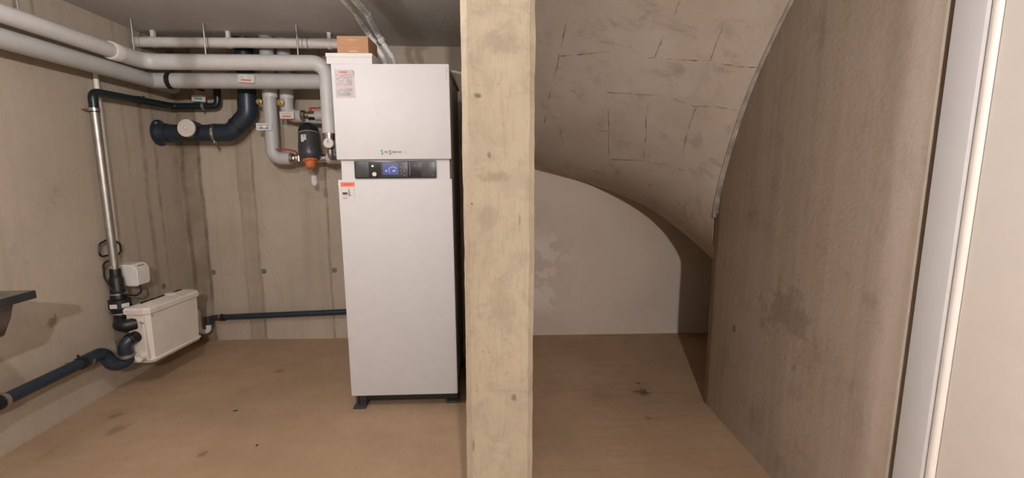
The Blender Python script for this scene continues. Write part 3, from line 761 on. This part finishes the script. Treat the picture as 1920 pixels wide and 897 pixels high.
cap = MB().lathe([(0, .062), (.014, .062), (.018, .058), (.018, .030), (.016, .028), (.016, .015), (.026, .013), (.028, .010), (.028, 0)], ac, acd, 32).build('access_cap', 'cream', BD)
for k in range(4):
    a = k * math.pi / 2 + .3
    uu = acd.orthogonal().normalized(); vv = acd.cross(uu)
    dd = uu * math.cos(a) + vv * math.sin(a)
    MB().tube([ac + acd * .0185 + dd * .030, ac + acd * .0185 + dd * .050], .003, 6).build('cap_rib', 'cream', cap)
cl = clampring((-1.880, 3.49, 1.622), (1, .05, 0), .0645, BD, .018, 'clamp', 'chrome', (.0, -.45, -1))
MB().tube([(-1.875, 3.50, 1.685), (-1.875, yb(-1.875) + .002, 1.70)], .007, 8).build('clamp_rod', 'steel', BD)
MB().lathe([(0, .009), (.02, .009)], (-1.868, 3.462, 1.55), (0, -.4, -1), 6).build('clamp_bolt', 'brass', BD)

# ---------------------------------------------------------------- black and steel discharge line on the left wall
DP = thing('discharge_pipe', 'black pipe along two walls joined to a steel riser', 'pipe', (-2.2, 2.87, .76))
MB().tube([(-2.205, 2.868, 1.70), (-2.205, 2.868, .755)], .0225, 20).build('steel_riser', 'steel', DP)
MB().tube([(-2.205, 2.868, 1.685), (-2.205, 2.868, 1.800), (-2.205, 3.565, 1.818), (-1.885, 3.562, 1.822), (-1.88, 3.562, 1.99)], .0235, 20, .04).build('black_run', 'teal', DP)
clampring((-2.205, 2.868, 1.700), (0, 0, 1), .0225, DP, .018, 'clamp', 'chrome', (.2, -1, 0))
MB().tube([(-2.225, 2.868, 1.70), (-2.272, 2.862, 1.70)], .006, 8).build('clamp_rod', 'brass', DP)
clampring((-2.205, 3.24, 1.810), (0, 1, 0), .0235, DP, .018, 'clamp', 'teal', (1, 0, .8))
MB().tube([(-2.21, 3.24, 1.81), (-2.272, 3.24, 1.81)], .006, 8).build('clamp_rod', 'steel', DP)
clampring((-1.985, 3.562, 1.822), (1, 0, 0), .0235, DP, .018, 'clamp', 'steel', (0, -.6, -1))
MB().tube([(-1.985, 3.56, 1.822), (-1.985, yb(-1.985) + .002, 1.822)], .006, 8).build('clamp_rod', 'steel', DP)
clampring((-2.205, 2.868, .775), (0, 0, 1), .0225, DP, .016, 'clamp', 'chrome', (.2, -1, 0))
MB().tube([(-2.225, 2.865, .775), (-2.272, 2.86, .775)], .006, 8).build('clamp_rod', 'brass', DP)
sg = thing('pipe_label', 'white label plate with green mark above the black pipe', 'sign', (-2.0, 3.55, 1.88))
MB().box((-2.015, 3.56, 1.875), (.095, .004, .045), .001, Matrix.Rotation(.05, 3, 'Y')).build('label_plate', 'paperwhite', sg)
MB().box((-2.015, 3.557, 1.872), (.05, .002, .011), 0, Matrix.Rotation(.05, 3, 'Y')).build('label_bar', 'greenprint', sg)
MB().tube([(-2.015, 3.56, 1.875), (-2.015, yb(-2.015) + .002, 1.875)], .005, 8).build('label_post', 'steel', sg)

CV = thing('check_valve', 'black rubber check valve under the steel riser with two white stickers', 'valve', (-2.2, 2.87, .42))
MB().lathe([(0, .027), (.01, .029), (.05, .030), (.055, .034), (.06, .036), (.15, .038), (.155, .040), (.185, .042)], (-2.205, 2.868, .760), (0, 0, -1), 22).build('rubber_sleeve', 'black', CV)
MB().lathe([(0, .044), (.006, .056), (.06, .058), (.066, .050), (.085, .046)], (-2.200, 2.866, .575), (0, 0, -1), 22).build('valve_body', 'black', CV)
MB().tube([(-2.20, 2.866, .50), (-2.20, 2.856, .434), (-2.132, 2.752, .430), (-2.074, 2.805, .432)], .036, 18, .045).build('rubber_elbow', 'black', CV)
for a in (-.55, .45):
    MB().box((-2.2 + math.sin(a + .62) * .058, 2.866 - math.cos(a + .62) * .058, .537), (.040, .003, .026), .001, Matrix.Rotation(a + .62, 3, 'Z')).build('sticker', 'paperwhite', CV)
for z in (.606, .484): clampring((-2.203, 2.866, z), (0, 0, 1), .041 if z > .55 else .045, CV, .008, 'band', 'steel')
tag(MB().tube([(-2.238, 2.875, .842), (-2.238, 2.83, .842), (-2.230, 2.800, .86), (-2.235, 2.815, .92), (-2.235, 2.90, .945), (-2.222, 2.955, .90), (-2.222, 2.955, .85), (-2.238, 2.895, .812), (-2.238, 2.830, .802), (-2.228, 2.812, .72), (-2.19, 2.808, .640), (-2.145, 2.832, .605), (-2.14, 2.92, .575), (-2.15, 2.985, .585), (-2.165, 2.995, .645)], .0055, 8, .03).build('power_cord', 'black'), 'black power cord looped around the steel riser', 'cord')

WC = thing('conduit', 'thin white conduit beside the steel riser', 'conduit', (-2.25, 2.95, .84))
MB().tube([(-2.248, 2.965, 1.98), (-2.248, 2.955, .845)], .0135, 14).build('tube', 'whitepl', WC)
MB().tube([(-2.248, 2.955, .85), (-2.248, 2.955, .74)], .0065, 10).build('cable', 'whitepl', WC)
for z in (1.40, .94):
    MB().bar((-2.275, 2.925, z - .006), (-2.262, 2.985, z + .006), .002).build('clip', 'steel', WC)

CB = thing('alarm_box', 'white wedge-shaped switch box on the wall above the lifting tank', 'switch box', (-2.25, 2.93, .63))
MB().bar((-2.275, 2.906, .690), (-2.235, 2.965, .765), .004).build('back_plate', 'whiteside', CB)
m = MB(); pr = [(-2.275, .645), (-2.175, .628), (-2.135, .632), (-2.130, .735), (-2.155, .768), (-2.275, .768)]
m.extr([(x, 2.935, z) for x, z in pr], (0, .115, 0)); bmesh.ops.bevel(m.bm, geom=m.bm.edges[:], offset=.007, segments=2, affect='EDGES')
hs = m.build('housing', 'whitepl', CB)
MB().bar((-2.150, 2.965, .7505), (-2.1405, 3.02, .7570), .0, Matrix.Rotation(.9, 3, 'Y')).build('name_plate', 'greyprint', hs)

# ---------------------------------------------------------------- lifting tank
LT = thing('lifting_tank', 'cream plastic waste water lifting tank with lid in the corner', 'tank', (-1.995, 2.79, .18))
LT.rotation_euler.z = math.radians(-6); LT['_islocal'] = 1
# local: +y along the wall, -x to the wall, origin at the near front bottom corner
DX, LY = .125, .435
ft = [(-.0, .022), (-.0, LY - .03), (-.03, LY), (-DX, LY), (-DX, 0), (-.030, 0)]
def tankbody():
    m = MB(); rings = []
    for z, g in ((0, -.004), (.012, .0), (.018, .006), (.024, -.004), (.15, .0), (.315, .004)):
        cx, cy = -DX / 2, LY / 2
        rings.append([m.bm.verts.new((x + g * (1 if x > cx else -1), y + g * (1 if y > cy else -1), z)) for x, y in ft])
    for a, b in zip(rings, rings[1:]):
        for k in range(len(ft)): m.bm.faces.new((a[k], a[(k + 1) % len(ft)], b[(k + 1) % len(ft)], b[k]))
    m.bm.faces.new(rings[0][::-1]); m.bm.faces.new(rings[-1]); return m
MB.build(tankbody(), 'body', 'cream', LT, 25)
def lid():
    m = MB(); rings = []
    cx, cy = -DX / 2, LY / 2
    for z, g in ((.308, .006), (.312, .012), (.338, .013), (.350, .006), (.362, -.035), (.366, -.06)):
        rings.append([m.bm.verts.new((x + g * (1 if x > cx else -1), y + g * (1 if y > cy else -1), z)) for x, y in ft])
    for a, b in zip(rings, rings[1:]):
        for k in range(len(ft)): m.bm.faces.new((a[k], a[(k + 1) % len(ft)], b[(k + 1) % len(ft)], b[k]))
    m.bm.faces.new(rings[0][::-1]); m.bm.faces.new(rings[-1]); return m
ld = lid().build('lid', 'cream', LT, 25)
MB().lathe([(0, .035), (.006, .035), (.010, .030), (.010, 0)], (-.065, LY * .62, .360), (0, 0, 1), 20).build('lid_knob', 'cream', ld)
MB().bar((-.036, -.010, .020), (-.020, .020, .300), .004).build('corner_rib', 'cream', LT)
MB().lathe([(0, .026), (.045, .026), (.045, .020), (.025, .019)], (-.050, .004, .050), (0, -1, 0), 20).build('spare_port', 'whitepl', LT)
MB().lathe([(0, .040), (.012, .040)], (-.078, .005, .250), (0, -1, 0), 20).build('outlet_port', 'cream', LT)
MB().tube([(-.024, -.004, .262), (-.024, -.018, .258), (-.034, -.022, .272)], .004, 8, .008).build('hose_clip', 'steel', LT)
MB().lathe([(0, .026), (.035, .026)], (-.075, LY - .003, .095), (0, 1, 0), 18).build('inlet_port', 'whitepl', LT)
MB().bar((-.28, .06, .02), (-DX + .005, LY - .10, .12), .003).build('wall_bracket', 'steel', LT)
MB().lathe([(0, .006), (.003, .006), (.003, 0)], (.001, .03, .292), (1, 0, 0), 10).build('screw', 'greyprint', LT)

# inlet drain along the left wall with trap
ID = thing('inlet_drain', 'dark blue waste pipe along the wall foot with trap into the tank', 'pipe', (-2.19, 2.1, .297))
MB().tube([(-2.19, 1.0, .297), (-2.19, 2.60, .297)], .030, 20).build('straight_pipe', 'bluepipe', ID)
MB().tube([(-2.19, 2.55, .297), (-2.19, 2.685, .300), (-2.165, 2.715, .200), (-2.13, 2.765, .205), (-2.115, 2.76, .245)], .036, 22, .05, seg=8).build('trap_bend', 'bluepipe', ID)
MB().tube([(-2.115, 2.76, .225), (-2.112, 2.742, .325), (-2.085, 2.775, .350)], .035, 22, .045, seg=8).build('trap_rise', 'bluepipe', ID)
MB().tube([(-2.098, 2.752, .342), (-2.078, 2.812, .350)], .036, 20).build('rubber_boot', 'black', ID)
for (o, a, r) in (((-2.19, 2.58, .297), (0, 1, 0), .032), ((-2.19, 2.12, .297), (0, 1, 0), .031), ((-2.114, 2.755, .252), (0, -.1, 1), .036)):
    clampring(o, a, r, ID, .020, 'clamp', 'steel')
for y in (2.54, 2.09):
    clampring((-2.19, y, .297), (0, 1, 0), .031, ID, .028, 'pipe_bracket', 'black', (-.3, 0, 1))
    MB().tube([(-2.19, y, .297), (-2.272, y, .297)], .008, 8).build('bracket_rod', 'steel', ID)

# low pipe along the back wall with white trap
LP = thing('low_drain', 'slim dark blue pipe low along the back wall with white trap', 'pipe', (-1.6, 3.59, .22))
MB().tube([(-2.095, 3.545, .185), (-2.093, 3.55, .215), (-2.06, 3.600, .208), (-.60, 3.552, .256)], .022, 18, .02).build('blue_run', 'bluepipe', LP)
MB().lathe([(-.03, .026), (.03, .026)], (-2.095, 3.546, .200), (0, -.1, -1), 18).build('dark_sleeve', 'bluepipe', LP)
MB().tube([(-2.095, 3.545, .190), (-2.097, 3.545, .115), (-2.160, 3.535, .115), (-2.160, 3.535, .285), (-2.12, 3.45, .285), (-2.024, 3.236, .275)], .019, 16, .026, seg=7).build('white_trap', 'whitepl', LP)
clampring((-2.035, 3.599, .207), (1, 0, 0), .022, LP, .02, 'clamp', 'brass', (0, -1, .3))
clampring((-2.012, 3.598, .207), (1, 0, 0), .022, LP, .026, 'pipe_bracket', 'black', (0, -.6, 1))
for x in (-2.03, -.9): MB().tube([(x, 3.58, .21), (x, yb(x) + .002, .21)], .006, 8).build('bracket_rod', 'steel', LP)

# ---------------------------------------------------------------- utility sink at the left edge
SK = thing('utility_sink', 'steel utility sink with dark rim edge mounted on the wall', 'sink', (-2.06, 1.7, .72))
x0, x1, y0, y1, zt = XL - .005, -1.855, 1.35, 1.985, .850
ix0, ix1, iy0, iy1 = XL + .06, -1.900, 1.41, 1.935
m = MB()
for a in (((x0, y0, zt - .028), (x1, iy0, zt)), ((x0, iy1, zt - .028), (x1, y1, zt)), ((x0, iy0, zt - .028), (ix0, iy1, zt)), ((ix1, iy0, zt - .028), (x1, iy1, zt))): m.bar(*a)
m.build('rim', 'steelsink', SK)
MB().bar((x1 - .001, y0, zt - .034), (x1 + .003, y1 + .003, zt - .001)).bar((x0, y1 - .001, zt - .034), (x1 + .003, y1 + .003, zt - .001)).build('rim_edge', 'sinkedge', SK)
def basin():
    m = MB(); rings = []
    for z, g in ((zt - .004, 0), (zt - .10, -.012), (zt - .165, -.03), (zt - .19, -.07)):
        rings.append([m.bm.verts.new(p) for p in ((ix0 - g, iy0 - g, z), (ix1 + g, iy0 - g, z), (ix1 + g, iy1 + g, z), (ix0 - g, iy1 + g, z))])
    inner = rings; outer = []
    for z, g in ((zt - .02, .006), (zt - .10, -.006), (zt - .168, -.024), (zt - .195, -.066)):
        outer.append([m.bm.verts.new(p) for p in ((ix0 - g, iy0 - g, z), (ix1 + g, iy0 - g, z), (ix1 + g, iy1 + g, z), (ix0 - g, iy1 + g, z))])
    for R_, fl in ((inner, 1), (outer, 0)):
        for a, b in zip(R_, R_[1:]):
            for k in range(4): m.bm.faces.new((a[k], a[(k + 1) % 4], b[(k + 1) % 4], b[k]))
        m.bm.faces.new(R_[-1])
    for k in range(4): m.bm.faces.new((inner[0][k], inner[0][(k + 1) % 4], outer[0][(k + 1) % 4], outer[0][k]))
    return m
basin().build('basin', 'steelsink', SK, 50)
MB().tube([(-2.05, 1.65, .665), (-2.05, 1.65, .45), (-2.272, 1.65, .45)], .022, 14, .05).build('waste_pipe', 'whitepl', SK)

# ---------------------------------------------------------------- bits on the floor
def scrap(loc, L, mat, label, rz):
    x, y = loc; m = MB()
    c_, s_ = math.cos(rz), math.sin(rz)
    pts = [(-.5, -.15), (-.1, -.28), (.45, -.1), (.5, .12), (0, .22), (-.4, .16)]
    m.extr([(x + (a * c_ - b * s_) * L, y + (a * s_ + b * c_) * L, .0005 + .0) for a, b in pts], (0, 0, .003))
    for i, v in enumerate(m.bm.verts):
        if v.co.z > .002: v.co.z += .003 * random.random()
    tag(m.build('floor_scrap', mat), label, 'debris')
scrap((-2.13 + .04, 3.18), .028, 'scrap', 'rust orange scrap on the floor by the lifting tank', .3)
scrap((-1.38, 2.50), .022, 'scrapdark', 'dark thin scrap lying on the floor, the farther from the partition', .2)
scrap((-1.10, 2.15), .014, 'scrapdark', 'dark round crumb on the floor before the heat pump', 1.0)
